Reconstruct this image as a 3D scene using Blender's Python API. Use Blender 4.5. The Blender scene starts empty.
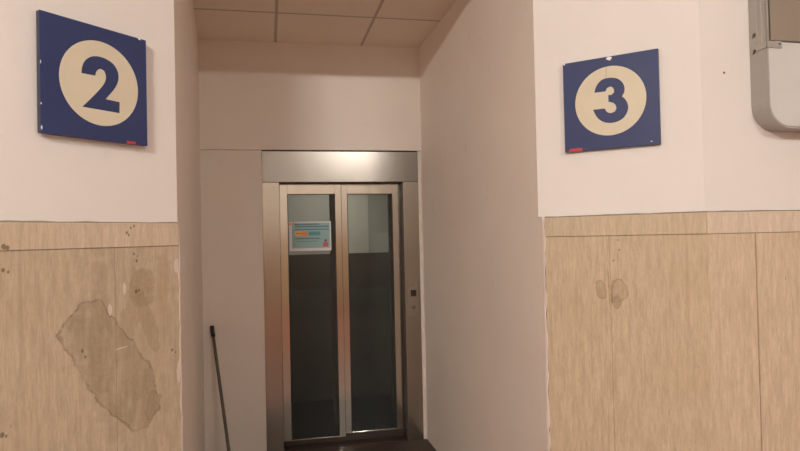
import bpy, bmesh, math, random
from mathutils import Vector, Matrix
from mathutils.geometry import tessellate_polygon
random.seed(4)
D = bpy.data
SC = bpy.context.scene
C = SC.collection

# ------------------------------------------------------------------ materials
def new_mat(name):
    m = D.materials.new(name); m.use_nodes = True
    nt = m.node_tree
    return m, nt, nt.nodes['Principled BSDF']
def N(nt, t, **k):
    n = nt.nodes.new(t)
    for a, v in k.items(): setattr(n, a, v)
    return n
def L(nt, a, b): nt.links.new(a, b)
def math_(nt, op, a, b=None, c=None):
    n = N(nt, 'ShaderNodeMath', operation=op)
    for i, v in enumerate((a, b, c)):
        if v is None: continue
        if isinstance(v, (int, float)): n.inputs[i].default_value = v
        else: L(nt, v, n.inputs[i])
    return n.outputs[0]
def mixc(nt, fac, a, b, mode='MIX'):
    n = N(nt, 'ShaderNodeMix', data_type='RGBA', blend_type=mode)
    for i, v in ((0, fac), (6, a), (7, b)):
        if isinstance(v, (int, float)): n.inputs[i].default_value = v
        elif isinstance(v, tuple): n.inputs[i].default_value = (*v[:3], 1)
        else: L(nt, v, n.inputs[i])
    return n.outputs[2]
def ramp(nt, fac, a, b):
    n = N(nt, 'ShaderNodeMapRange'); n.interpolation_type = 'SMOOTHSTEP'
    L(nt, fac, n.inputs[0]); n.inputs[1].default_value = a; n.inputs[2].default_value = b
    return n.outputs[0]
def coord(nt, kind='UV', scale=(1, 1, 1)):
    tc = N(nt, 'ShaderNodeTexCoord'); mp = N(nt, 'ShaderNodeMapping')
    mp.inputs['Scale'].default_value = scale
    L(nt, tc.outputs[kind], mp.inputs[0]); return mp.outputs[0]
def noise(nt, vec, scale, detail=3, rough=.55):
    n = N(nt, 'ShaderNodeTexNoise'); n.inputs['Scale'].default_value = scale
    n.inputs['Detail'].default_value = detail; n.inputs['Roughness'].default_value = rough
    L(nt, vec, n.inputs['Vector']); return n.outputs[0]
def bump(nt, bs, h, strength, dist=.01):
    b = N(nt, 'ShaderNodeBump'); b.inputs['Strength'].default_value = strength
    b.inputs['Distance'].default_value = dist
    L(nt, h, b.inputs['Height']); L(nt, b.outputs[0], bs.inputs['Normal'])

def plain(name, col, rough=.5, metal=0., spec=.5, var=.06, scale=30):
    m, nt, bs = new_mat(name)
    n = noise(nt, coord(nt, 'Object'), scale)
    c = mixc(nt, n, tuple(x * (1 - var) for x in col), tuple(min(1, x * (1 + var)) for x in col))
    L(nt, c, bs.inputs['Base Color'])
    bs.inputs['Roughness'].default_value = rough; bs.inputs['Metallic'].default_value = metal
    bs.inputs['Specular IOR Level'].default_value = spec
    return m

def paint(name, col, col2, rough=.65, scuff=None):
    """wall paint with faint blotches and roller texture, optional scuffs near the floor"""
    m, nt, bs = new_mat(name)
    v = coord(nt, 'Object')
    n = noise(nt, v, 1.6, 4)
    c = mixc(nt, ramp(nt, n, .35, .7), col, col2)
    n2 = noise(nt, v, 9, 5)
    c = mixc(nt, math_(nt, 'MULTIPLY', ramp(nt, n2, .62, .8), .12), c, tuple(x * .7 for x in col))
    if scuff:
        sv = coord(nt, 'Object', (7, 7, 2.2))
        n3 = noise(nt, sv, 2.3, 6, .7)
        c = mixc(nt, math_(nt, 'MULTIPLY', ramp(nt, n3, .63, .72), scuff), c, (.22, .15, .11))
    L(nt, c, bs.inputs['Base Color'])
    bs.inputs['Roughness'].default_value = rough
    bump(nt, bs, noise(nt, v, 140, 2), .12, .002)
    return m

def ellipse(nt, sx, sy, wob, c, r, ang=0.):
    """distance value of a rotated ellipse in wall metres (u, height), 1 on its rim"""
    dx = math_(nt, 'SUBTRACT', sx, c[0]); dy = math_(nt, 'SUBTRACT', sy, c[1])
    ca, sa = math.cos(ang), math.sin(ang)
    p = math_(nt, 'ADD', math_(nt, 'MULTIPLY', dx, ca / r[0]), math_(nt, 'MULTIPLY', dy, sa / r[0]))
    q = math_(nt, 'ADD', math_(nt, 'MULTIPLY', dx, -sa / r[1]), math_(nt, 'MULTIPLY', dy, ca / r[1]))
    d = math_(nt, 'SQRT', math_(nt, 'ADD', math_(nt, 'MULTIPLY', p, p), math_(nt, 'MULTIPLY', q, q)))
    return math_(nt, 'ADD', d, wob)

def polydist(nt, sx, sy, wob, pts, soft=.03):
    """largest half-plane distance to a convex outline, 1 on its rim"""
    cx = sum(p[0] for p in pts) / len(pts); cy = sum(p[1] for p in pts) / len(pts); d = None
    for i in range(len(pts)):
        (ax, ay), (bx, by) = pts[i], pts[(i + 1) % len(pts)]
        nx, ny = by - ay, ax - bx; l = math.hypot(nx, ny); nx /= l; ny /= l
        c0 = nx * ax + ny * ay
        if nx * cx + ny * cy > c0: nx, ny, c0 = -nx, -ny, -c0
        e = math_(nt, 'SUBTRACT', math_(nt, 'ADD', math_(nt, 'MULTIPLY', sx, nx / soft), math_(nt, 'MULTIPLY', sy, ny / soft)), c0 / soft)
        d = e if d is None else math_(nt, 'MAXIMUM', d, e)
    return math_(nt, 'ADD', math_(nt, 'ADD', d, 1.), wob)

def travertine(name, base, light, stains=(), joints=(), patches=(), polys=(), specks=(), scratch=()):
    m, nt, bs = new_mat(name)
    tc = N(nt, 'ShaderNodeTexCoord')
    sp = N(nt, 'ShaderNodeSeparateXYZ'); L(nt, tc.outputs['UV'], sp.inputs[0])
    sx, sy = sp.outputs[0], sp.outputs[1]
    v1 = coord(nt, 'UV', (1, .13, 1)); v2 = coord(nt, 'UV', (1, .10, 1))
    a = noise(nt, v1, 50, 8, .8); b = noise(nt, v2, 150, 5, .8); k = noise(nt, coord(nt, 'UV'), 2.2, 3)
    c = mixc(nt, ramp(nt, a, .30, .70), tuple(x * .83 for x in base), light)
    vn = noise(nt, coord(nt, 'UV', (1, .02, 1)), 60, 4, .6)
    c = mixc(nt, math_(nt, 'MULTIPLY', ramp(nt, vn, .56, .68), .28), c, tuple(x * .66 for x in base))
    sk = noise(nt, coord(nt, 'UV', (1, .5, 1)), 210, 3, .7)
    c = mixc(nt, math_(nt, 'MULTIPLY', ramp(nt, sk, .5, .75), .22), c, tuple(x * .6 for x in base))
    c = mixc(nt, math_(nt, 'MULTIPLY', ramp(nt, b, .48, .72), .45), c, tuple(x * .62 for x in base))
    c = mixc(nt, math_(nt, 'MULTIPLY', ramp(nt, k, .45, .7), .3), c, tuple(x * y for x, y in zip(base, (.86, .80, .72))))
    pores = noise(nt, coord(nt, 'UV', (1, .45, 1)), 60, 3, .5)
    zone = noise(nt, coord(nt, 'UV'), 7, 2)
    pm = math_(nt, 'MULTIPLY', ramp(nt, pores, .70, .76), ramp(nt, zone, .5, .6))
    c = mixc(nt, math_(nt, 'MULTIPLY', pm, .45), c, (.10, .07, .045))
    wob = math_(nt, 'MULTIPLY', math_(nt, 'SUBTRACT', noise(nt, coord(nt, 'UV'), 20, 4, .6), .5), 1.5)
    for cc, r, ang, col, amt, rim in stains:
        d = ellipse(nt, sx, sy, wob, cc, r, ang)
        f = ramp(nt, d, 1.15, .7)
        mott = math_(nt, 'ADD', math_(nt, 'MULTIPLY', ramp(nt, noise(nt, coord(nt, 'UV'), 45, 4, .7), .3, .7), .5), .5)
        c = mixc(nt, math_(nt, 'MULTIPLY', math_(nt, 'MULTIPLY', f, mott), amt), c, col)
        if rim:
            e = math_(nt, 'MULTIPLY', ramp(nt, d, 1.06, .98), ramp(nt, d, .84, .94))
            c = mixc(nt, math_(nt, 'MULTIPLY', e, rim), c, tuple(x * .55 for x in col))
    for pts, col, amt, rim in polys:
        d = polydist(nt, sx, sy, wob, pts)
        fine = ramp(nt, noise(nt, coord(nt, 'UV'), 55, 6, .8), .35, .65)
        patch = ramp(nt, noise(nt, coord(nt, 'UV', (1, .35, 1)), 16, 3, .6), .32, .62)
        mott = math_(nt, 'MULTIPLY', math_(nt, 'ADD', math_(nt, 'MULTIPLY', fine, .5), .5), math_(nt, 'ADD', math_(nt, 'MULTIPLY', patch, .75), .25))
        c = mixc(nt, math_(nt, 'MULTIPLY', math_(nt, 'MULTIPLY', ramp(nt, d, 1.3, .5), mott), amt), c, col)
        e = math_(nt, 'MULTIPLY', ramp(nt, d, 1.15, 1.0), ramp(nt, d, .75, .95))
        c = mixc(nt, math_(nt, 'MULTIPLY', e, math_(nt, 'MULTIPLY', rim, mott)), c, tuple(x * .6 for x in col))
    for cc, r in specks:
        d = ellipse(nt, sx, sy, wob, cc, (r, r * 1.3))
        c = mixc(nt, math_(nt, 'MULTIPLY', ramp(nt, d, 1.15, .8), .75), c, (.11, .075, .05))
    for cc, r, ang in scratch:
        d = ellipse(nt, sx, sy, 0., cc, r, ang)
        c = mixc(nt, math_(nt, 'MULTIPLY', ramp(nt, d, 1.1, .8), .6), c, (.75, .66, .55))
    for u, w, amt in joints:
        e = ramp(nt, math_(nt, 'ABSOLUTE', math_(nt, 'ADD', math_(nt, 'SUBTRACT', sx, u), math_(nt, 'MULTIPLY', wob, .004))), w, w * .4)
        c = mixc(nt, math_(nt, 'MULTIPLY', e, amt), c, (.20, .13, .08))
    for cc, r in patches:
        d = ellipse(nt, sx, sy, wob, cc, r)
        c = mixc(nt, math_(nt, 'MULTIPLY', ramp(nt, d, 1.05, .85), .8), c, (.66, .56, .50))
    L(nt, c, bs.inputs['Base Color'])
    bs.inputs['Roughness'].default_value = .42; bs.inputs['Specular IOR Level'].default_value = .35
    bump(nt, bs, pm, -.3, .003)
    return m

def steel(name, col, rough=.28, grain='H', depth=.0006, st=.35):
    """brushed stainless steel; H = grain runs level, so reflections smear up and down"""
    m, nt, bs = new_mat(name)
    s = (3, 3, 420) if grain == 'H' else (420, 420, 3)
    g = noise(nt, coord(nt, 'Object', s), 1., 2, .5)
    big = noise(nt, coord(nt, 'Object'), 3, 3)
    c = mixc(nt, big, tuple(x * .9 for x in col), col)
    L(nt, c, bs.inputs['Base Color'])
    bs.inputs['Metallic'].default_value = 1
    bs.inputs['Roughness'].default_value = rough
    bump(nt, bs, g, st, depth)
    return m

M = {}
M['paint'] = paint('cream_wall_paint', (.735, .69, .65), (.765, .72, .68))  # toned down against the alcove, evening the light between them
M['paint_lifted'] = paint('lifted_alcove_paint', (.83, .755, .675), (.86, .785, .70), .55, scuff=.22)  # lifted above the hall paint to make up for weak alcove light
M['paint_balanced'] = paint('balanced_back_paint', (.77, .70, .63), (.80, .73, .655), .6)  # tuned apart from the hall paint to even out the light
M['plaster'] = paint('rough_white_plaster', (.80, .70, .63), (.70, .60, .53))
TB, TL = (.53, .41, .27), (.63, .505, .355)
brown = (.33, .23, .13)
M['trav_left'] = travertine('left_travertine', (.49, .39, .265), (.60, .49, .355),
    stains=[((.20, 1.24), (.24, .46), math.radians(-8), (.36, .275, .18), .38, 0),
            ((.175, 1.46), (.052, .075), 0, (.31, .225, .12), .7, .2),
            ((.15, 1.33), (.03, .10), -.3, (.33, .24, .14), .5, .2),
            ((.215, 1.37), (.035, .09), .3, (.34, .25, .15), .45, .1),
            ((.085, 1.47), (.028, .13), 0, (.38, .28, .16), .45, 0),
            ((.335, 1.45), (.032, .17), 0, (.36, .27, .18), .45, 0),
            ((.135, 1.03), (.03, .045), .3, (.26, .19, .12), .45, .5)],
    polys=[([(.485, 1.338), (.395, 1.426), (.335, 1.43), (.137, 1.165), (.110, 1.021), (.157, .954), (.206, .956), (.340, 1.077), (.434, 1.244)], (.25, .185, .12), .66, .8)],
    specks=[((.2034, 1.58), .004), ((.193, 1.555), .005), ((.190, 1.572), .003), ((.640, 1.548), .006), ((.626, 1.542), .004), ((.648, 1.066), .007), ((.637, 1.060), .004),
            ((.049, 1.215), .004), ((.033, 1.204), .003), ((.400, 1.270), .004), ((.390, 1.249), .004), ((.197, 1.447), .006), ((.185, 1.450), .004)],
    scratch=[((.257, 1.2565), (.027, .0022), -.11)],
    joints=[(.279, .0022, .55), (1.05, .002, .5), (1.75, .002, .5)],
    patches=[((.022, 1.53), (.014, .026)), ((.018, 1.12), (.012, .045)), ((.30, 1.39), (.009, .022)), ((.243, 1.46), (.007, .022))])
M['trav_right'] = travertine('right_travertine', TB, TL,
    stains=[((.255, 1.378), (.020, .048), math.radians(14), (.32, .235, .14), .62, .5),
            ((.330, 1.372), (.034, .048), 0, (.36, .265, .17), .60, .45),
            ((.322, 1.325), (.018, .030), 0, (.30, .21, .13), .65, .3),
            ((.2885, 1.40), (.0035, .085), .03, (.20, .13, .08), .7, 0), ((.300, 1.365), (.003, .05), 0, (.20, .13, .08), .7, 0)],
    specks=[((.3311, 1.586), .003), ((.335, 1.545), .003), ((.31, 1.50), .003)],
    joints=[(.2955, .0020, .5), (.272, .0014, .25)])
M['trav_pillar'] = travertine('pillar_travertine', (.59, .455, .31), (.69, .555, .40), joints=[(.2085, .0035, .5), (1.1, .002, .6)])
M['trav_band'] = travertine('band_travertine', (.53, .42, .28), (.62, .51, .37))
M['trav_band_left'] = travertine('band_travertine_left', (.56, .44, .31), (.66, .54, .40),
    specks=[((.2178, 1.672), .004), ((.2337, 1.655), .005), ((.205, 1.679), .004), ((.226, 1.647), .004), ((.639, 1.616), .006), ((.628, 1.613), .005), ])
M['trav_band_light'] = travertine('band_travertine_light', (.64, .52, .39), (.73, .60, .47))
M['trav_hall'] = travertine('hall_travertine', TB, TL)
M['mortar'] = plain('grimy_mortar', (.26, .21, .155), .9, scale=60, var=.3)
M['steel'] = steel('frame_steel', (.44, .385, .325), .20, st=.08)
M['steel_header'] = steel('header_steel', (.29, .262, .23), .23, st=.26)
M['steel_leaf'] = steel('leaf_steel', (.57, .515, .44), .13, st=.06)
M['steel_dark'] = plain('shaded_gap_steel', (.07, .055, .045), .6, .3)  # dark tone holds the shade of the header gap and door reveals
M['plate'] = steel('call_plate_steel', (.40, .35, .30), .30)
M['dark_metal'] = plain('dark_sill_metal', (.06, .042, .034), .5, .5)  # near-black tone; on the leaf rails it stands for floor reflection
M['stone'] = plain('dark_red_stone', (.045, .026, .018), .45, scale=20, var=.25)
M['blue'] = plain('navy_sign_enamel', (.020, .034, .118), .45, var=.12, scale=12)
M['ivory'] = plain('ivory_sign_paint', (.63, .565, .42), .45, var=.05, scale=14)
M['chip'] = plain('bare_chip', (.8, .8, .78), .6)
M['red'] = plain('red_sticker', (.50, .045, .05), .5)
M['edge'] = plain('dark_sign_edge', (.03, .035, .06), .5)
M['black'] = plain('black_plastic', (.012, .011, .011), .45)
M['dark_button'] = plain('dark_button', (.02, .012, .012), .4)
M['handle'] = plain('grey_brown_handle', (.10, .085, .065), .45)
M['car_light'] = plain('car_upper_panel', (.40, .40, .37), .5)
M['car_pale'] = plain('car_pale_strip', (.58, .58, .53), .45)
M['car_rail'] = plain('car_dark_band', (.05, .042, .036), .5)
M['car_low'] = plain('car_lower_panel', (.062, .064, .060), .5)
M['car_floor'] = plain('car_floor_rubber', (.05, .05, .048), .7)
M['cab_side'] = plain('cabinet_grey_metal', (.40, .375, .34), .42, .35)
M['cab_top'] = plain('cabinet_upper_panel', (.34, .295, .235), .34, .5, var=.04, scale=4)
M['cab_low'] = plain('cabinet_lower_panel', (.60, .595, .57), .32, .1, var=.05, scale=7)
M['cab_lip'] = plain('cabinet_lip', (.43, .40, .365), .35, .4)
M['bolt'] = plain('bolt_metal', (.22, .19, .17), .35, .8)
M['paper'] = plain('laminated_paper', (.72, .72, .74), .25)
M['teal'] = plain('teal_print', (.10, .30, .32), .35)
M['pale_teal'] = plain('pale_teal_print', (.28, .46, .47), .3)
M['dark_teal'] = plain('dark_teal_print', (.03, .13, .16), .35)
M['orange'] = plain('orange_print', (.80, .25, .07), .35)
M['yellow'] = plain('yellow_print', (.80, .46, .10), .35)
M['crimson'] = plain('crimson_print', (.60, .10, .10), .35)
M['lamp_body'] = plain('lamp_white_enamel', (.8, .8, .78), .4)

m, nt, bs = new_mat('red_brown_floor')
v = coord(nt, 'Object')
br = N(nt, 'ShaderNodeTexBrick'); L(nt, v, br.inputs['Vector']); br.offset = 0
br.inputs['Scale'].default_value = 3; br.inputs['Brick Width'].default_value = 1; br.inputs['Row Height'].default_value = 1
br.inputs['Mortar Size'].default_value = .012
br.inputs['Color1'].default_value = (.27, .115, .082, 1); br.inputs['Color2'].default_value = (.245, .105, .076, 1)
br.inputs['Mortar'].default_value = (.12, .05, .035, 1)
c = mixc(nt, ramp(nt, noise(nt, v, 14, 5), .4, .7), br.outputs[0], (.22, .09, .065))
L(nt, c, bs.inputs['Base Color']); bs.inputs['Roughness'].default_value = .35
M['floor'] = m

m, nt, bs = new_mat('ceiling_tiles')
TS = .661
tc = N(nt, 'ShaderNodeTexCoord'); sp = N(nt, 'ShaderNodeSeparateXYZ'); L(nt, tc.outputs['UV'], sp.inputs[0])
def gridline(o, off):
    w = math_(nt, 'SUBTRACT', o, off)
    w = math_(nt, 'PINGPONG', w, TS / 2)
    return ramp(nt, w, .013, .007)
g = math_(nt, 'MAXIMUM', gridline(sp.outputs[0], .567), gridline(sp.outputs[1], 0.0))
fl = noise(nt, coord(nt, 'UV'), 120, 3)
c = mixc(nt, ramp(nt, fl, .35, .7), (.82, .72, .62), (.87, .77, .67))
c = mixc(nt, g, c, (.50, .41, .34))
L(nt, c, bs.inputs['Base Color']); bs.inputs['Roughness'].default_value = .9
bump(nt, bs, fl, .15, .003)
M['tiles'] = m

m = D.materials.new('door_glass'); m.use_nodes = True; nt = m.node_tree; nt.nodes.clear()
out = N(nt, 'ShaderNodeOutputMaterial'); tr = N(nt, 'ShaderNodeBsdfTransparent'); tr.inputs[0].default_value = (.82, .82, .80, 1)
gl = N(nt, 'ShaderNodeBsdfGlossy'); gl.inputs['Roughness'].default_value = .06; gl.inputs[0].default_value = (.9, .9, .88, 1)
fr = N(nt, 'ShaderNodeFresnel'); fr.inputs[0].default_value = 1.25
mx = N(nt, 'ShaderNodeMixShader'); L(nt, fr.outputs[0], mx.inputs[0]); L(nt, tr.outputs[0], mx.inputs[1]); L(nt, gl.outputs[0], mx.inputs[2])
df = N(nt, 'ShaderNodeBsdfDiffuse'); df.inputs[0].default_value = (.50, .53, .52, 1)
dm = N(nt, 'ShaderNodeMixShader'); dn = noise(nt, coord(nt, 'Object'), 6, 3)
L(nt, math_(nt, 'MULTIPLY', dn, .055), dm.inputs[0]); L(nt, mx.outputs[0], dm.inputs[1]); L(nt, df.outputs[0], dm.inputs[2])
L(nt, dm.outputs[0], out.inputs[0]); M['glass'] = m

def emit(name, col, s):
    m, nt, bs = new_mat(name)
    n = noise(nt, coord(nt, 'Object'), 3)
    L(nt, mixc(nt, n, tuple(x * .97 for x in col), col), bs.inputs['Emission Color'])
    bs.inputs['Base Color'].default_value = (.8, .8, .8, 1)
    bs.inputs['Emission Strength'].default_value = s; return m
M['tube'] = emit('lit_tube', (1, .90, .80), 6)
M['car_lamp'] = emit('car_ceiling_diffuser', (1, .96, .84), 1.6)

# ------------------------------------------------------------------ frames of the walls (plan metres)
V2 = lambda p: Vector((p[0], p[1]))
LC, LA = V2((-.8543, 2.4058)), V2((-1.1895, 1.8637))
BL, BR = V2((-1.4805, 4.6717)), V2((.178, 5.0175))
RC, RS, RE = V2((.6381, 2.81)), V2((1.1971, 2.4604)), V2((1.6271, 2.5505))
class Frame:
    def __init__(s, A, B, room):
        s.A = A.copy(); s.t = (B - A).normalized(); s.len = (B - A).length
        n = Vector((s.t.y, -s.t.x)); s.n = n if (V2(room) - A).dot(n) > 0 else -n
    def P(s, u, o, z):
        q = s.A + s.t * u + s.n * o; return Vector((q.x, q.y, z))
    def UV(s, p):
        q = Vector((p.x, p.y)) - s.A; return (q.dot(s.t), p.z)
    def UVplan(s, p):
        q = Vector((p.x, p.y)) - s.A; return (q.dot(s.t), q.dot(s.n))
FL = Frame(LC, LA, (0, 0)); FR = Frame(RC, RS, (0, 0)); FQ = Frame(RS, RE, (0, 0)); FB = Frame(BL, BR, (0, 0))
FAL = Frame(BL, LC, (0, 4)); FAR = Frame(BR, RC, (-.3, 4))
CEIL = 3.1212; HALL = 3.95; YB = -4.6; XR = 4.2
def hit_y(F, y): return (y - F.A.y) / F.t.y
uL = hit_y(FL, YB); uQ = (XR - FQ.A.x) / FQ.t.x
LEND = FL.A + FL.t * uL; QEND = FQ.A + FQ.t * uQ
FO = Frame(LEND, V2((XR, YB)), (0, 0)); FE = Frame(V2((XR, YB)), QEND, (0, 0))

# ------------------------------------------------------------------ mesh helpers
def link(name, bm, mat, parent=None, uvf=None, smooth=False, bevel=0, origin=None):
    if uvf:
        lay = bm.loops.layers.uv.verify()
        for f in bm.faces:
            for l in f.loops: l[lay].uv = uvf(l.vert.co)
    bmesh.ops.recalc_face_normals(bm, faces=bm.faces)
    me = D.meshes.new(name); 
    base = Vector(origin) if origin is not None else Vector((0, 0, 0))
    if base.length: bmesh.ops.translate(bm, verts=bm.verts, vec=-base)
    bm.to_mesh(me); bm.free()
    mats = mat if isinstance(mat, (list, tuple)) else [mat]
    for x in mats: me.materials.append(x)
    o = D.objects.new(name, me); C.objects.link(o); o.location = base
    if parent:
        o.parent = parent; o.location = base - parent_world(parent)
    if smooth:
        for p in me.polygons: p.use_smooth = True
    if bevel:
        b = o.modifiers.new('bevel', 'BEVEL'); b.width = bevel; b.segments = 2; b.limit_method = 'ANGLE'
    return o
def parent_world(o):
    w = Vector((0, 0, 0))
    while o: w += o.location; o = o.parent
    return w
def quadbox(bm, F, u0, u1, o0, o1, z0, z1):
    vs = [bm.verts.new(F.P(u, o, z)) for z in (z0, z1) for (u, o) in ((u0, o0), (u1, o0), (u1, o1), (u0, o1))]
    for idx in ((0, 1, 2, 3), (4, 5, 6, 7), (0, 1, 5, 4), (1, 2, 6, 5), (2, 3, 7, 6), (3, 0, 4, 7)):
        bm.faces.new([vs[i] for i in idx])
def boxes(name, F, lst, mat, parent=None, uv='w', bevel=0):
    bm = bmesh.new()
    for b in lst: quadbox(bm, F, *b)
    return link(name, bm, mat, parent, (F.UV if uv == 'w' else F.UVplan), bevel=bevel, origin=mid(F, lst) if parent else None)
def mid(F, lst):
    b = lst[0]; return F.P((b[0] + b[1]) / 2, (b[2] + b[3]) / 2, (b[4] + b[5]) / 2)
def prism(bm, F, pts, o0, o1):
    """outline (u, z) in a wall's plane pushed out from offset o0 to o1"""
    a = [bm.verts.new(F.P(u, o0, z)) for u, z in pts]; b = [bm.verts.new(F.P(u, o1, z)) for u, z in pts]
    n = len(pts)
    for t in tessellate_polygon([[Vector((u, z, 0)) for u, z in pts]]):
        bm.faces.new([a[i] for i in t]); bm.faces.new([b[i] for i in t])
    for i in range(n): bm.faces.new((a[i], a[(i + 1) % n], b[(i + 1) % n], b[i]))
def outline(name, F, pts, o0, o1, mat, parent=None, bevel=0, smooth=False):
    bm = bmesh.new(); prism(bm, F, pts, o0, o1)
    cu = sum(p[0] for p in pts) / len(pts); cz = sum(p[1] for p in pts) / len(pts)
    return link(name, bm, mat, parent, F.UV, bevel=bevel, origin=F.P(cu, o0, cz))
def circle(c, r, n=48, rz=None): return [(c[0] + r * math.cos(2 * math.pi * i / n), c[1] + (rz or r) * math.sin(2 * math.pi * i / n)) for i in range(n)]
def tube(name, a, b, r, mat, parent=None, n=20, r2=None, segs=6, bow=0.):
    bm = bmesh.new(); a = Vector(a); b = Vector(b); d = (b - a).normalized()
    x = d.orthogonal().normalized(); y = d.cross(x); rings = []
    for k in range(segs + 1):
        t = k / segs; c = a.lerp(b, t) + Vector((bow * math.sin(math.pi * t), 0, 0)); rr = r + ((r2 if r2 is not None else r) - r) * t
        rings.append([bm.verts.new(c + (x * math.cos(2 * math.pi * i / n) + y * math.sin(2 * math.pi * i / n)) * rr) for i in range(n)])
    for p, q in zip(rings, rings[1:]):
        for i in range(n): bm.faces.new((p[i], p[(i + 1) % n], q[(i + 1) % n], q[i]))
    bm.faces.new(rings[0]); bm.faces.new(rings[-1])
    o = link(name, bm, mat, parent, origin=a)
    for p in o.data.polygons: p.use_smooth = len(p.vertices) == 4
    return o
def empty(name, loc, **props):
    o = D.objects.new(name, None); C.objects.link(o); o.location = loc; o.empty_display_size = .1
    for k, v in props.items(): o[k] = v
    return o
def thing(name, loc, label, cat, group=None):
    o = empty(name, loc, label=label, category=cat)
    if group: o['group'] = group
    return o
def struct(o): o['kind'] = 'structure'; return o

# ------------------------------------------------------------------ the shell
def poly_slab(name, pts, z0, z1, mat, uvf=None):
    bm = bmesh.new()
    a = [bm.verts.new((p[0], p[1], z0)) for p in pts]; b = [bm.verts.new((p[0], p[1], z1)) for p in pts]
    bm.faces.new(a); bm.faces.new(b); n = len(pts)
    for i in range(n): bm.faces.new((a[i], a[(i + 1) % n], b[(i + 1) % n], b[i]))
    bmesh.ops.triangulate(bm, faces=[f for f in bm.faces if len(f.verts) > 4])
    return struct(link(name, bm, mat, None, uvf))
T = .12
poly_slab('floor', [(-6, YB - .3), (XR + .4, YB - .3), (XR + .4, 6.9), (-6, 6.9)], -.1, 0, M['floor'], FB.UVplan)

poly_slab('floor_alcove', [tuple(FB.P(u, o, 0)[:2]) for u, o in ((0.01, .001), (1.693, .001), (1.693, 1.25), (.075, 1.25))], .0, .004, M['stone'], FB.UVplan)
def wall_poly(name, pts, z0, z1, mat, F):
    return poly_slab(name, pts, z0, z1, mat, F.UV)
oL = LC - FL.n * .0
# left chamfer wall and its alcove return
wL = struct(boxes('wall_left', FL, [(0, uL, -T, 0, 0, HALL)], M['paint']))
struct(boxes('wall_alcove_left', FAL, [(0, FAL.len - .001, -.20, 0, 0, CEIL)], M['paint_lifted']))
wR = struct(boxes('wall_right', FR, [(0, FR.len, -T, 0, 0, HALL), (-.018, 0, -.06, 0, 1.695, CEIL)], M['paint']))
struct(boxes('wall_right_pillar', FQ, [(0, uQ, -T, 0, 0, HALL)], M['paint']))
struct(boxes('wall_alcove_right', FAR, [(0, FAR.len - .001, -.13, 0, 0, CEIL)], M['paint_lifted']))
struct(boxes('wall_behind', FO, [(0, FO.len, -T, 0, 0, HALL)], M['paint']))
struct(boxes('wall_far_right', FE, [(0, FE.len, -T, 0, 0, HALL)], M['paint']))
# back wall of the alcove: lower piece set back a little, upper piece proud; opening for the lift
EL0, EL1, ETOP = .4475, 1.667, 2.298
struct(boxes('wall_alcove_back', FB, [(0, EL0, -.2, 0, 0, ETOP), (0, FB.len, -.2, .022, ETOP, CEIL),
                                      (EL1, FB.len, -.2, 0, 0, ETOP)], M['paint_balanced']))
# rough plaster fillet down the right side of the lift frame
bm = bmesh.new(); zz = 0.0; prev = None
while zz < ETOP - .001:
    w = .014 + random.uniform(-.004, .005); h = .012 + random.uniform(-.004, .004)
    ring = [bm.verts.new(FB.P(u, o, zz)) for u, o in ((1.694, -.004), (1.694, h + .006), (1.694 - w * .5, h), (1.694 - w, .0085), (1.694 - w, -.004))]
    if prev:
        for i in range(4): bm.faces.new((prev[i], prev[i + 1], ring[i + 1], ring[i]))
    prev = ring; zz += .037
struct(link('trim_4', bm, M['plaster'], None, FB.UV))
# alcove ceiling (tiles) and the lintel wall above its mouth
Fc = Frame(LC, RC, (0, 0))
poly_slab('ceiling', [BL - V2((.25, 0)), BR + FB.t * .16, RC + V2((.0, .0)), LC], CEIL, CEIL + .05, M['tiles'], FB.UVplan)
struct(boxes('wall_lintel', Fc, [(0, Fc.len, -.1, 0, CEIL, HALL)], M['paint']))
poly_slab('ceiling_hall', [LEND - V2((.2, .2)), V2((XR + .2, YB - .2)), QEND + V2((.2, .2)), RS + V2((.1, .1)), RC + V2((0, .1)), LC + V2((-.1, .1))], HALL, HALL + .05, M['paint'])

# ------------------------------------------------------------------ travertine wainscot
def wainscot(name, F, cuts, u_end, mslab, mband, start=0.):
    e = struct(empty(name, F.P((start + u_end) / 2, 0, 0)))
    ed = [start] + cuts + [u_end]
    for i, (a, b) in enumerate(zip(ed, ed[1:])):
        boxes('marble_slab', F, [(a + (.0002 if i else 0), b - .0002, .0005, .020 + .0012 * (i % 2), 0.0, 1.6035)], mslab, e)
    boxes('marble_band', F, [(start, u_end, .0005, .024, 1.605, 1.689)], mband, e, bevel=.002)
    boxes('joint_line', F, [(start, u_end, .0005, .016, 1.601, 1.606)], M['mortar'], e)
    bm = bmesh.new(); n = max(6, int((u_end - start) / .05)); prev = None
    for i in range(n + 1):
        u = start + (u_end - start) * i / n; h = .003 + random.uniform(-.0012, .0018)
        ring = [bm.verts.new(F.P(u, o, z)) for o, z in ((.0005, 1.6885), (.022, 1.6885), (.019, 1.6893 + h), (.0005, 1.691 + h))]
        if prev:
            for k in range(4): bm.faces.new((prev[k], prev[(k + 1) % 4], ring[(k + 1) % 4], ring[k]))
        prev = ring
    link('mortar_line', bm, M['mortar'], e, F.UV, origin=F.P((start + u_end) / 2, 0, 1.69))
    return e
wainscot('trim_1', FL, [.279, 1.05, 1.75, 2.6, 3.5], uL - .03, M['trav_left'], M['trav_band_left'], .014)
wainscot('trim_2', FR, [.2955], FR.len + .0078, M['trav_right'], M['trav_band'], .018)
wainscot('trim_3', FQ, [.2085, 1.1, 2.0], uQ - .03, M['trav_pillar'], M['trav_band_light'], -.0078)
wainscot('trim_5', FO, [1.2, 2.4, 3.6, 4.8, 6.0], FO.len - .04, M['trav_hall'], M['trav_band'], .04)
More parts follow.
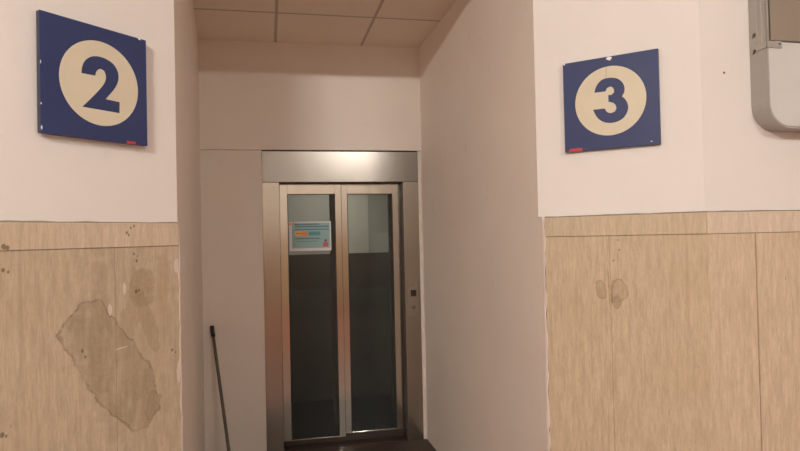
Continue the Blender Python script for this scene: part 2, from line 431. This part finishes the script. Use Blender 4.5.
# ragged plaster edges where the slabs stop short of the alcove corners
def ragged(name, F, w, z0, z1):
    bm = bmesh.new(); prev = None; z = z0
    while z < z1:
        ww = w + random.uniform(-.004, .004)
        ring = [bm.verts.new(F.P(u, o, z)) for u, o in ((-.001, -.002), (-.001, .012), (ww * .6, .020), (ww, .021), (ww, -.002))]
        if prev:
            for i in range(4): bm.faces.new((prev[i], prev[i + 1], ring[i + 1], ring[i]))
        prev = ring; z += .03
    return struct(link(name, bm, M['plaster'], None, F.UV))
ragged('trim_6', FL, .013, 0, 1.69); ragged('trim_7', FR, .017, 0, 1.69)

# ------------------------------------------------------------------ the lift
lift = thing('elevator', FB.P(1.05, 0, 0), 'brushed steel elevator with two glazed door leaves at the back of the alcove', 'elevator')
J0, J1, JT = .575, 1.541, 2.050      # clear opening in the frame
ja = boxes('side_jamb', FB, [(EL0, J0, -.16, .006, 0, JT)], M['steel'], lift, bevel=.0015)
jb = boxes('side_jamb', FB, [(J1, EL1, -.16, .006, 0, JT)], M['steel'], lift, bevel=.0015)
boxes('header_shadow_strip', FB, [(EL0, EL1, -.16, -.004, ETOP - .009, ETOP)], M['steel_dark'], lift)  # dark filler strip, shadow under the wall's overhang put in colour
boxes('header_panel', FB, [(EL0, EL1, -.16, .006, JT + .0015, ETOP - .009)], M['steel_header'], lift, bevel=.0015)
boxes('corner_seam', FB, [(EL0, J0, .0, .0062, JT, JT + .0015)], M['steel_dark'], ja)
boxes('corner_seam', FB, [(J1, EL1, .0, .0062, JT, JT + .0015)], M['steel_dark'], jb)
boxes('reveal_shade_strip', FB, [(J1 - .004, J1 + .0, -.155, -.012, 0.006, JT)], M['steel_dark'], lift)  # dark strip over the jamb reveal, shade put into its colour
boxes('reveal_shade_strip', FB, [(J0, J1 - .004, -.155, -.012, JT - .004, JT)], M['steel_dark'], lift)  # same painted shade along the header underside
boxes('threshold', FB, [(J0, J1, -.17, .0, .0045, .010)], M['dark_metal'], lift)
def leaf(a, b, g0, g1, zb, o1):
    o0 = o1 - .035; zt = JT - .006
    bm = bmesh.new()
    for bx in ((a, g0, o0, o1, .012, zt), (g1, b, o0, o1, .012, zt), (g0, g1, o0, o1, 1.965, zt), (g0, g1, o0, o1, .012, zb)): quadbox(bm, FB, *bx)
    lf = link('door_leaf', bm, M['steel_leaf'], lift, FB.UV, origin=FB.P((a + b) / 2, o0, 0), bevel=.001)
    boxes('glass_pane', FB, [(g0 - .004, g1 + .004, o0 + .008, o0 + .014, zb - .004, 1.969)], M['glass'], lf)
    boxes('rail_reflection_strip', FB, [(a + .001, b - .001, o1, o1 + .0012, .013, zb - .004)], M['dark_metal'], lf)  # dark strip paints the floor's dim reflection on the bottom rail
    bd = bmesh.new(); w = .005
    for bx in ((g0, g0 + w, o0 + .016, o1 - .006, zb, 1.965), (g1 - w, g1, o0 + .016, o1 - .006, zb, 1.965), (g0, g1, o0 + .016, o1 - .006, 1.965 - w, 1.965), (g0, g1, o0 + .016, o1 - .006, zb, zb + w)): quadbox(bd, FB, *bx)
    link('glazing_gasket', bd, M['black'], lf, FB.UV, origin=FB.P((a + b) / 2, o0 + .016, 0))
    return lf
leafL = leaf(J0 + .003, 1.0575, .637, 1.010, .055, -.088)
leafR = leaf(1.0605, J1 - .006, 1.107, 1.474, .075, -.100)
# car inside the shaft
car = boxes('car_shell', FB, [(.38, .42, -1.48, -.22, -.02, 2.35), (1.72, 1.76, -1.48, -.22, -.02, 2.35), (.38, 1.76, -1.5, -1.46, -.02, 2.35),
                              (.42, 1.72, -1.46, -.22, 2.30, 2.35)], M['car_light'], lift)
boxes('car_floor', FB, [(.42, 1.72, -1.46, -.22, -.02, .0)], M['car_floor'], car)
boxes('lower_panel', FB, [(.42, 1.72, -1.46, -1.44, .0, 1.112), (.42, .43, -1.44, -.24, 0, 1.112), (1.71, 1.72, -1.44, -.24, 0, 1.112)], M['car_low'], car)
boxes('dark_band', FB, [(.42, 1.72, -1.46, -1.435, 1.114, 1.455), (.42, .435, -1.435, -.24, 1.114, 1.455), (1.705, 1.72, -1.435, -.24, 1.114, 1.455)], M['car_rail'], car)
boxes('pale_strip', FB, [(1.25, 1.487, -1.459, -1.452, 1.456, 2.29)], M['car_pale'], car)
boxes('ceiling_diffuser', FB, [(.75, 1.35, -1.15, -.55, 2.285, 2.299)], M['car_lamp'], car)
for a, b in ((.985, 1.062), (1.478, 1.53)):
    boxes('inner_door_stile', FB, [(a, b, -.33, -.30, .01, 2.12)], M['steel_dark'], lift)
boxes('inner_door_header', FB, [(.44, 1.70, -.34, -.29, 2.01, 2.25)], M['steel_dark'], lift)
# call plate on the right jamb
cp = boxes('call_plate', FB, [(1.562, 1.645, .006, .010, .975, 1.265)], M['plate'], lift, bevel=.001)
boxes('call_button', FB, [(1.586, 1.630, .010, .015, 1.140, 1.190)], M['dark_button'], cp, bevel=.002)
outline('key_switch', FB, circle((1.606, 1.052), .016, 24), .010, .014, M['bolt'], cp)
outline('plate_screw', FB, circle((1.606, 1.232), .006, 12), .010, .012, M['bolt'], cp)

# ------------------------------------------------------------------ laminated notice on the left pane
oN = -.088 - .035 + .0142
def nb(name, u0, u1, z0, z1, mat, k, par):   # printed areas, a fraction of a millimetre thick
    return boxes(name, FB, [(u0, u1, oN + .0008 + k * .0004, oN + .0012 + k * .0004, z0, z1)], mat, par)
NU0, NU1, NZ0, NZ1 = .648, .975, 1.519, 1.750
nt_ = thing('paper_notice', FB.P((NU0 + NU1) / 2, oN, NZ0), 'white laminated notice with teal and orange print, taped inside left glass panel', 'notice')
boxes('sheet', FB, [(NU0, NU1, oN, oN + .0008, NZ0, NZ1)], M['paper'], nt_)
pp = nb('printed_panel', NU0 + .020, NU1 - .012, NZ0 + .022, NZ1 - .012, M['pale_teal'], 0, nt_)
nb('corner_mark', NU0 + .002, NU0 + .016, NZ1 - .026, NZ1 - .006, M['orange'], 1, nt_)
nb('corner_mark', NU0 + .022, NU0 + .040, NZ1 - .026, NZ1 - .008, M['orange'], 1, nt_)
def textline(z, h, u0, u1, mat):
    lst = []; u = u0
    while u < u1:
        w = random.uniform(.006, .015); lst.append((u, min(u + w, u1), oN + .0018, oN + .0021, z, z + h)); u += w + .0035
    boxes('text_line', FB, lst, mat, nt_)
textline(NZ1 - .026, .010, NU0 + .046, NU0 + .23, M['dark_teal'])
textline(NZ1 - .044, .010, NU0 + .046, NU1 - .016, M['dark_teal'])
textline(NZ1 - .066, .008, NU0 + .046, NU1 - .016, M['dark_teal'])
nb('orange_block', NU0 + .044, NU0 + .105, NZ1 - .112, NZ1 - .076, M['yellow'], 1, nt_)
nb('orange_block', NU0 + .098, NU0 + .140, NZ1 - .118, NZ1 - .084, M['orange'], 2, nt_)
textline(NZ1 - .100, .012, NU0 + .052, NU0 + .10, M['crimson'])
nb('title_block', NU0 + .150, NU0 + .240, NZ1 - .110, NZ1 - .080, M['teal'], 1, nt_)
textline(NZ1 - .138, .009, NU0 + .046, NU0 + .24, M['dark_teal'])
textline(NZ1 - .160, .008, NU0 + .046, NU0 + .22, M['teal'])
textline(NZ1 - .186, .008, NU0 + .024, NU0 + .050, M['crimson'])
fig = outline('printed_figure', FB, [(NU0 + .262, NZ0 + .030), (NU0 + .300, NZ0 + .030), (NU0 + .304, NZ0 + .056), (NU0 + .292, NZ0 + .072), (NU0 + .272, NZ0 + .072), (NU0 + .260, NZ0 + .056)], oN + .0010, oN + .0018, M['crimson'], nt_)
outline('figure_head', FB, circle((NU0 + .282, NZ0 + .080), .009, 16), oN + .0010, oN + .0018, M['dark_teal'], fig)

# ------------------------------------------------------------------ numbered signs
TWO = [(0.3957, 2.1815), (0.3938, 2.2025), (0.3843, 2.2252), (0.3679, 2.2404), (0.3485, 2.249), (0.3233, 2.2512), (0.3005, 2.2468), (0.2775, 2.2359), (0.2631, 2.2147), (0.2605, 2.1936), (0.2649, 2.1737), (0.2788, 2.1495), (0.2966, 2.1275), (0.3112, 2.11), (0.2588, 2.1088), (0.2598, 2.0701), (0.3061, 2.0706), (0.3511, 2.0708), (0.3946, 2.0709), (0.3727, 2.0931), (0.3504, 2.1178), (0.3334, 2.1377), (0.3162, 2.16), (0.3085, 2.1785), (0.3088, 2.1944), (0.3155, 2.2063), (0.3278, 2.2105), (0.3391, 2.2049), (0.3449, 2.1948), (0.3473, 2.1828), (0.3714, 2.1825)]
THREE = [(0.251, 2.2136), (0.256, 2.2339), (0.2676, 2.252), (0.2846, 2.2653), (0.3067, 2.2687), (0.3311, 2.2661), (0.3525, 2.2573), (0.3681, 2.24), (0.3755, 2.2195), (0.374, 2.2003), (0.3639, 2.1823), (0.3769, 2.1694), (0.3854, 2.1517), (0.3881, 2.132), (0.3806, 2.1081), (0.3641, 2.089), (0.3397, 2.0785), (0.3125, 2.0771), (0.2881, 2.0827), (0.2664, 2.0982), (0.253, 2.1179), (0.2435, 2.1418), (0.2924, 2.1413), (0.2975, 2.1294), (0.3082, 2.1202), (0.3218, 2.1186), (0.3344, 2.1249), (0.3402, 2.1381), (0.3362, 2.1525), (0.3257, 2.1623), (0.3084, 2.1674), (0.308, 2.1955), (0.3211, 2.1948), (0.3311, 2.2024), (0.3325, 2.2145), (0.3263, 2.2266), (0.3166, 2.2308), (0.3045, 2.2269), (0.297, 2.2128)]
def smooth_outline(pts, sharp_deg=38):
    """round the gentle corners of a traced outline, keep the sharp ones"""
    out = []; n = len(pts)
    for i in range(n):
        a, b, c = Vector(pts[i - 1]), Vector(pts[i]), Vector(pts[(i + 1) % n])
        ang = math.degrees((b - a).angle(c - b))
        if ang > sharp_deg: out.append(tuple(b))
        else: out += [tuple(b.lerp(a, .25)), tuple(b.lerp(c, .25))]
    return out
def sign(F, u0, u1, z0, z1, cc, r, num, off, label, red, chips):
    s = thing('number_sign', F.P((u0 + u1) / 2, .0, z0), label, 'sign')
    bd = boxes('sign_board', F, [(u0, u1, off - .019, off - .001, z0, z1)], M['edge'], s, bevel=.001)
    boxes('blue_face', F, [(u0, u1, off - .001, off, z0, z1)], M['blue'], bd)
    for zb in (z0 + .06, z1 - .10): boxes('mounting_batten', F, [(u0 + .05, u1 - .05, .0005, off - .0195, zb, zb + .04)], M['edge'], s)
    outline('disc', F, circle(cc, r, 72), off, off + .0006, M['ivory'], s)
    outline('numeral', F, smooth_outline(num), off + .0006, off + .0012, M['blue'], s)
    for c_, w, h in chips:
        pts = [(c_[0] + w * random.uniform(.6, 1.1) * math.cos(t), min(z1 + .001, max(z0 - .001, c_[1] + h * random.uniform(.6, 1.1) * math.sin(t)))) for t in [k * math.pi / 5 for k in range(10)]]
        outline('paint_chip', F, pts, off, off + .0008, M['chip'], s)
    outline('red_sticker', F, red, off, off + .001, M['red'], s)
    return s
sign(FL, .1490, .5300, 1.9685, 2.3520, (.3277, 2.1602), .1425, TWO, .030,
     'square navy sign with a cream disc and number 2, on the left wall', [(.198, 1.9678), (.232, 1.9678), (.232, 1.9775), (.198, 1.9775)],
     [((.176, 2.3495), .006, .004), ((.528, 2.19), .002, .006), ((.527, 1.985), .003, .007), ((.528, 2.06), .002, .004)])
s3 = sign(FR, .1180, .5075, 1.9715, 2.3580, (.3135, 2.1715), .1455, THREE, .022,
     'square navy sign with a cream disc and number 3, on the right wall', [(.135, 1.9708), (.195, 1.9708), (.192, 1.984), (.140, 1.985)],
     [((.3146, 2.350), .012, .010), ((.124, 2.355), .006, .004), ((.474, 1.985), .004, .003)])
outline('scratch', FR, [(.3005, 2.272), (.302, 2.272), (.3035, 2.318), (.302, 2.318)], .0226, .0230, M['bolt'], s3)

# ------------------------------------------------------------------ metal cabinet at the top right
K0, K1, KZ0, KZ1, KP = .226, 1.15, 2.010, 3.15, .090
def rrect(u0, u1, z0, z1, r, n=8):
    p = []
    for cx, cz, a0 in ((u0 + r, z0 + r, 180), (u1 - r, z0 + r, 270), (u1 - r, z1 - r, 0), (u0 + r, z1 - r, 90)):
        for k in range(n + 1):
            a = math.radians(a0 + 90 * k / n); p.append((cx + r * math.cos(a), cz + r * math.sin(a)))
    return p
cab = thing('wall_cabinet', FQ.P((K0 + K1) / 2, 0, KZ0), 'grey metal wall cabinet with rounded corners above the marble at top right', 'cabinet')
bm = bmesh.new()
lo = [bm.verts.new(FQ.P(u, .0005, z)) for u, z in rrect(K0, K1, KZ0, KZ1, .10)]
hi = [bm.verts.new(FQ.P(u, KP, z)) for u, z in rrect(K0, K1, KZ0, KZ1, .10)]
h2 = [bm.verts.new(FQ.P(u, KP, z)) for u, z in rrect(K0 + .007, K1 - .007, KZ0 + .007, KZ1 - .007, .093)]
h3 = [bm.verts.new(FQ.P(u, KP - .010, z)) for u, z in rrect(K0 + .007, K1 - .007, KZ0 + .007, KZ1 - .007, .093)]
n = len(lo)
for A_, B_ in ((lo, hi), (hi, h2), (h2, h3)):
    for i in range(n): bm.faces.new((A_[i], A_[(i + 1) % n], B_[(i + 1) % n], B_[i]))
bm.faces.new(lo); bm.faces.new(h3)
link('cabinet_body', bm, M['cab_side'], cab, FQ.UV, origin=FQ.P((K0 + K1) / 2, 0, KZ0))
DZ = 2.352
low = [p for p in rrect(K0 + .009, K1 - .009, KZ0 + .009, DZ * 2, .091) if p[1] < 2.3] + [(K1 - .009, DZ - .006), (K0 + .009, DZ - .006)]
outline('lower_panel', FQ, low, KP - .0098, KP - .002, M['cab_low'], cab)
up = [(K0 + .016, DZ), (K1 - .009, DZ)] + [p for p in rrect(K0 + .016, K1 - .009, 0, KZ1 - .009, .091) if p[1] > 2.5]
outline('upper_panel', FQ, up, KP - .0098, KP + .002, M['cab_top'], cab)
for a_, b_ in ((.040, .046), (.064, .068)):
    boxes('side_ridge', FQ, [(K0 - .004, K0 + .001, a_, b_, DZ - .008, KZ1 - .11)], M['cab_lip'], cab)
boxes('folded_edge', FQ, [(K0 + .0, K0 + .005, KP - .004, KP + .005, DZ, KZ1 - .11)], M['cab_lip'], cab)
bm = bmesh.new()
quadbox(bm, FQ, K0 - .004, K0 - .0002, .038, KP + .004, DZ - .030, DZ - .004)
quadbox(bm, FQ, K0 - .004, K0 + .064, KP + .0002, KP + .004, DZ - .030, DZ - .004)
link('latch_tab', bm, M['cab_lip'], cab, FQ.UV, origin=FQ.P(K0, KP, DZ))
boxes('divider_lip', FQ, [(K0 + .03, K1 - .009, KP - .0098, KP + .005, DZ - .004, DZ - .0005)], M['bolt'], cab)
outline('tab_screw', FQ, circle((K0 + .054, DZ - .015), .0045, 14), KP + .004, KP + .0065, M['bolt'], cab)
for z in (DZ + .03, DZ - .035):
    tube('side_bolt', FQ.P(K0 + .003, .018, z), FQ.P(K0 - .006, .034, z + .010), .005, M['bolt'], cab, 10, segs=1)
tube('wall_plug', FQ.P(.105, -.001, 2.243), FQ.P(.105, .003, 2.243), .0045, M['bolt'], None, 12, segs=1)
o = D.objects['wall_plug']; o['label'] = 'tiny dark screw plug in the cream wall left of the metal cabinet'; o['category'] = 'screw plug'

# ------------------------------------------------------------------ broom handle leaning in the alcove
def line(a, b, t): return Vector(a) + (Vector(b) - Vector(a)) * t
TOP = Vector((-1.4114, 4.663, .983)); 
BOT = Vector((-1.180, 4.30, .012))
bh = thing('broom_handle', BOT, 'thin dark broom handle leaning in the left back corner of the alcove', 'broom handle')
tube('pole', BOT, line(BOT, TOP, .93), .0115, M['handle'], bh, 16)
tube('hand_grip', line(BOT, TOP, .925), TOP, .0155, M['black'], bh, 16, r2=.0145, segs=3)
tube('foot_cap', BOT - Vector((0, 0, .0)), line(BOT, TOP, .04), .0135, M['black'], bh, 16, segs=1)

# ------------------------------------------------------------------ hall lamps (behind the camera)
LZ = 3.71
lamps = [(-1.40, 212), (2.24, 66)]
NR = 7.6
for s_, tube_power in lamps:
    c0 = FB.P(s_, NR, LZ)
    lp = thing('ceiling_lamp', c0 + Vector((0, 0, .03)), 'white twin fluorescent lamp under the hall ceiling', 'lamp', 'fluorescent lamps under the hall ceiling')
    boxes('housing', FB, [(s_ - .48, s_ + .48, NR - .08, NR + .08, LZ + .035, LZ + .09)], M['lamp_body'], lp, bevel=.004)
    for d in (-.3, .29): boxes('suspension_rod', FB, [(s_ + d, s_ + d + .01, NR - .005, NR + .005, LZ + .09, HALL)], M['lamp_body'], lp)
    for d in (-.04, .04):
        tube('fluorescent_tube', FB.P(s_ - .45, NR + d, LZ + .015), FB.P(s_ + .45, NR + d, LZ + .015), .013, M['tube'], lp, 12, segs=1)
    ld = D.lights.new('lamp_light', 'AREA'); ld.shape = 'RECTANGLE'; ld.size = .9; ld.size_y = .10
    ld.energy = tube_power; ld.color = (1, .975, .92); ld.spread = math.pi
    lo_ = D.objects.new('lamp_light', ld); C.objects.link(lo_)
    ax = Vector((FB.t.x, FB.t.y, 0)); zdir = Vector((FB.n.x, FB.n.y, .5)).normalized()   # the light shines along -Z, into the hall and the alcove
    zdir = (zdir - ax * zdir.dot(ax)).normalized(); ay = zdir.cross(ax)
    lo_.matrix_world = Matrix(((ax.x, ay.x, zdir.x, c0.x), (ax.y, ay.y, zdir.y, c0.y), (ax.z, ay.z, zdir.z, c0.z - .012), (0, 0, 0, 1)))

    lb = D.lights.new('lamp_light_rear', 'AREA'); lb.shape = 'RECTANGLE'; lb.size = .9; lb.size_y = .10
    lb.energy = tube_power * .55; lb.color = ld.color
    lo2 = D.objects.new('lamp_light_rear', lb); C.objects.link(lo2)
    zd = (-Vector((FB.n.x, FB.n.y, 0)) + Vector((0, 0, .7))).normalized(); ay = zd.cross(ax)
    lo2.matrix_world = Matrix(((ax.x, ay.x, zd.x, c0.x), (ax.y, ay.y, zd.y, c0.y), (ax.z, ay.z, zd.z, c0.z - .012), (0, 0, 0, 1)))

ld = D.lights.new('car_light', 'AREA'); ld.size = .5; ld.energy = 5; ld.color = (1, .95, .82)
lo_ = D.objects.new('car_light', ld); C.objects.link(lo_); lo_.location = FB.P(1.05, -.85, 2.27)

# ------------------------------------------------------------------ world, camera, view
w = D.worlds.new('world'); SC.world = w; w.use_nodes = True
w.node_tree.nodes['Background'].inputs[0].default_value = (1, .9, .8, 1)
w.node_tree.nodes['Background'].inputs[1].default_value = .1
cd = D.cameras.new('camera'); cam = D.objects.new('camera', cd); C.objects.link(cam); SC.camera = cam
f, p, r = 627.026, .0158236, .0217408
cd.sensor_width = 36; cd.sensor_fit = 'HORIZONTAL'; cd.lens = f / 800 * 36; cd.clip_start = .05
F_ = Vector((0, math.cos(p), math.sin(p))); U0 = Vector((0, -math.sin(p), math.cos(p))); R0 = Vector((1, 0, 0))
Rr = R0 * math.cos(r) - U0 * math.sin(r); Up = R0 * math.sin(r) + U0 * math.cos(r)
cam.matrix_world = Matrix(((Rr.x, Up.x, -F_.x, 0), (Rr.y, Up.y, -F_.y, 0), (Rr.z, Up.z, -F_.z, 1.625), (0, 0, 0, 1)))
SC.view_settings.view_transform = 'Standard'; SC.view_settings.look = 'None'
SC.view_settings.exposure = 0.05
SC.cycles.diffuse_bounces = 8; SC.cycles.max_bounces = 14; SC.view_settings.gamma = 1; SC.view_settings.use_curve_mapping = False
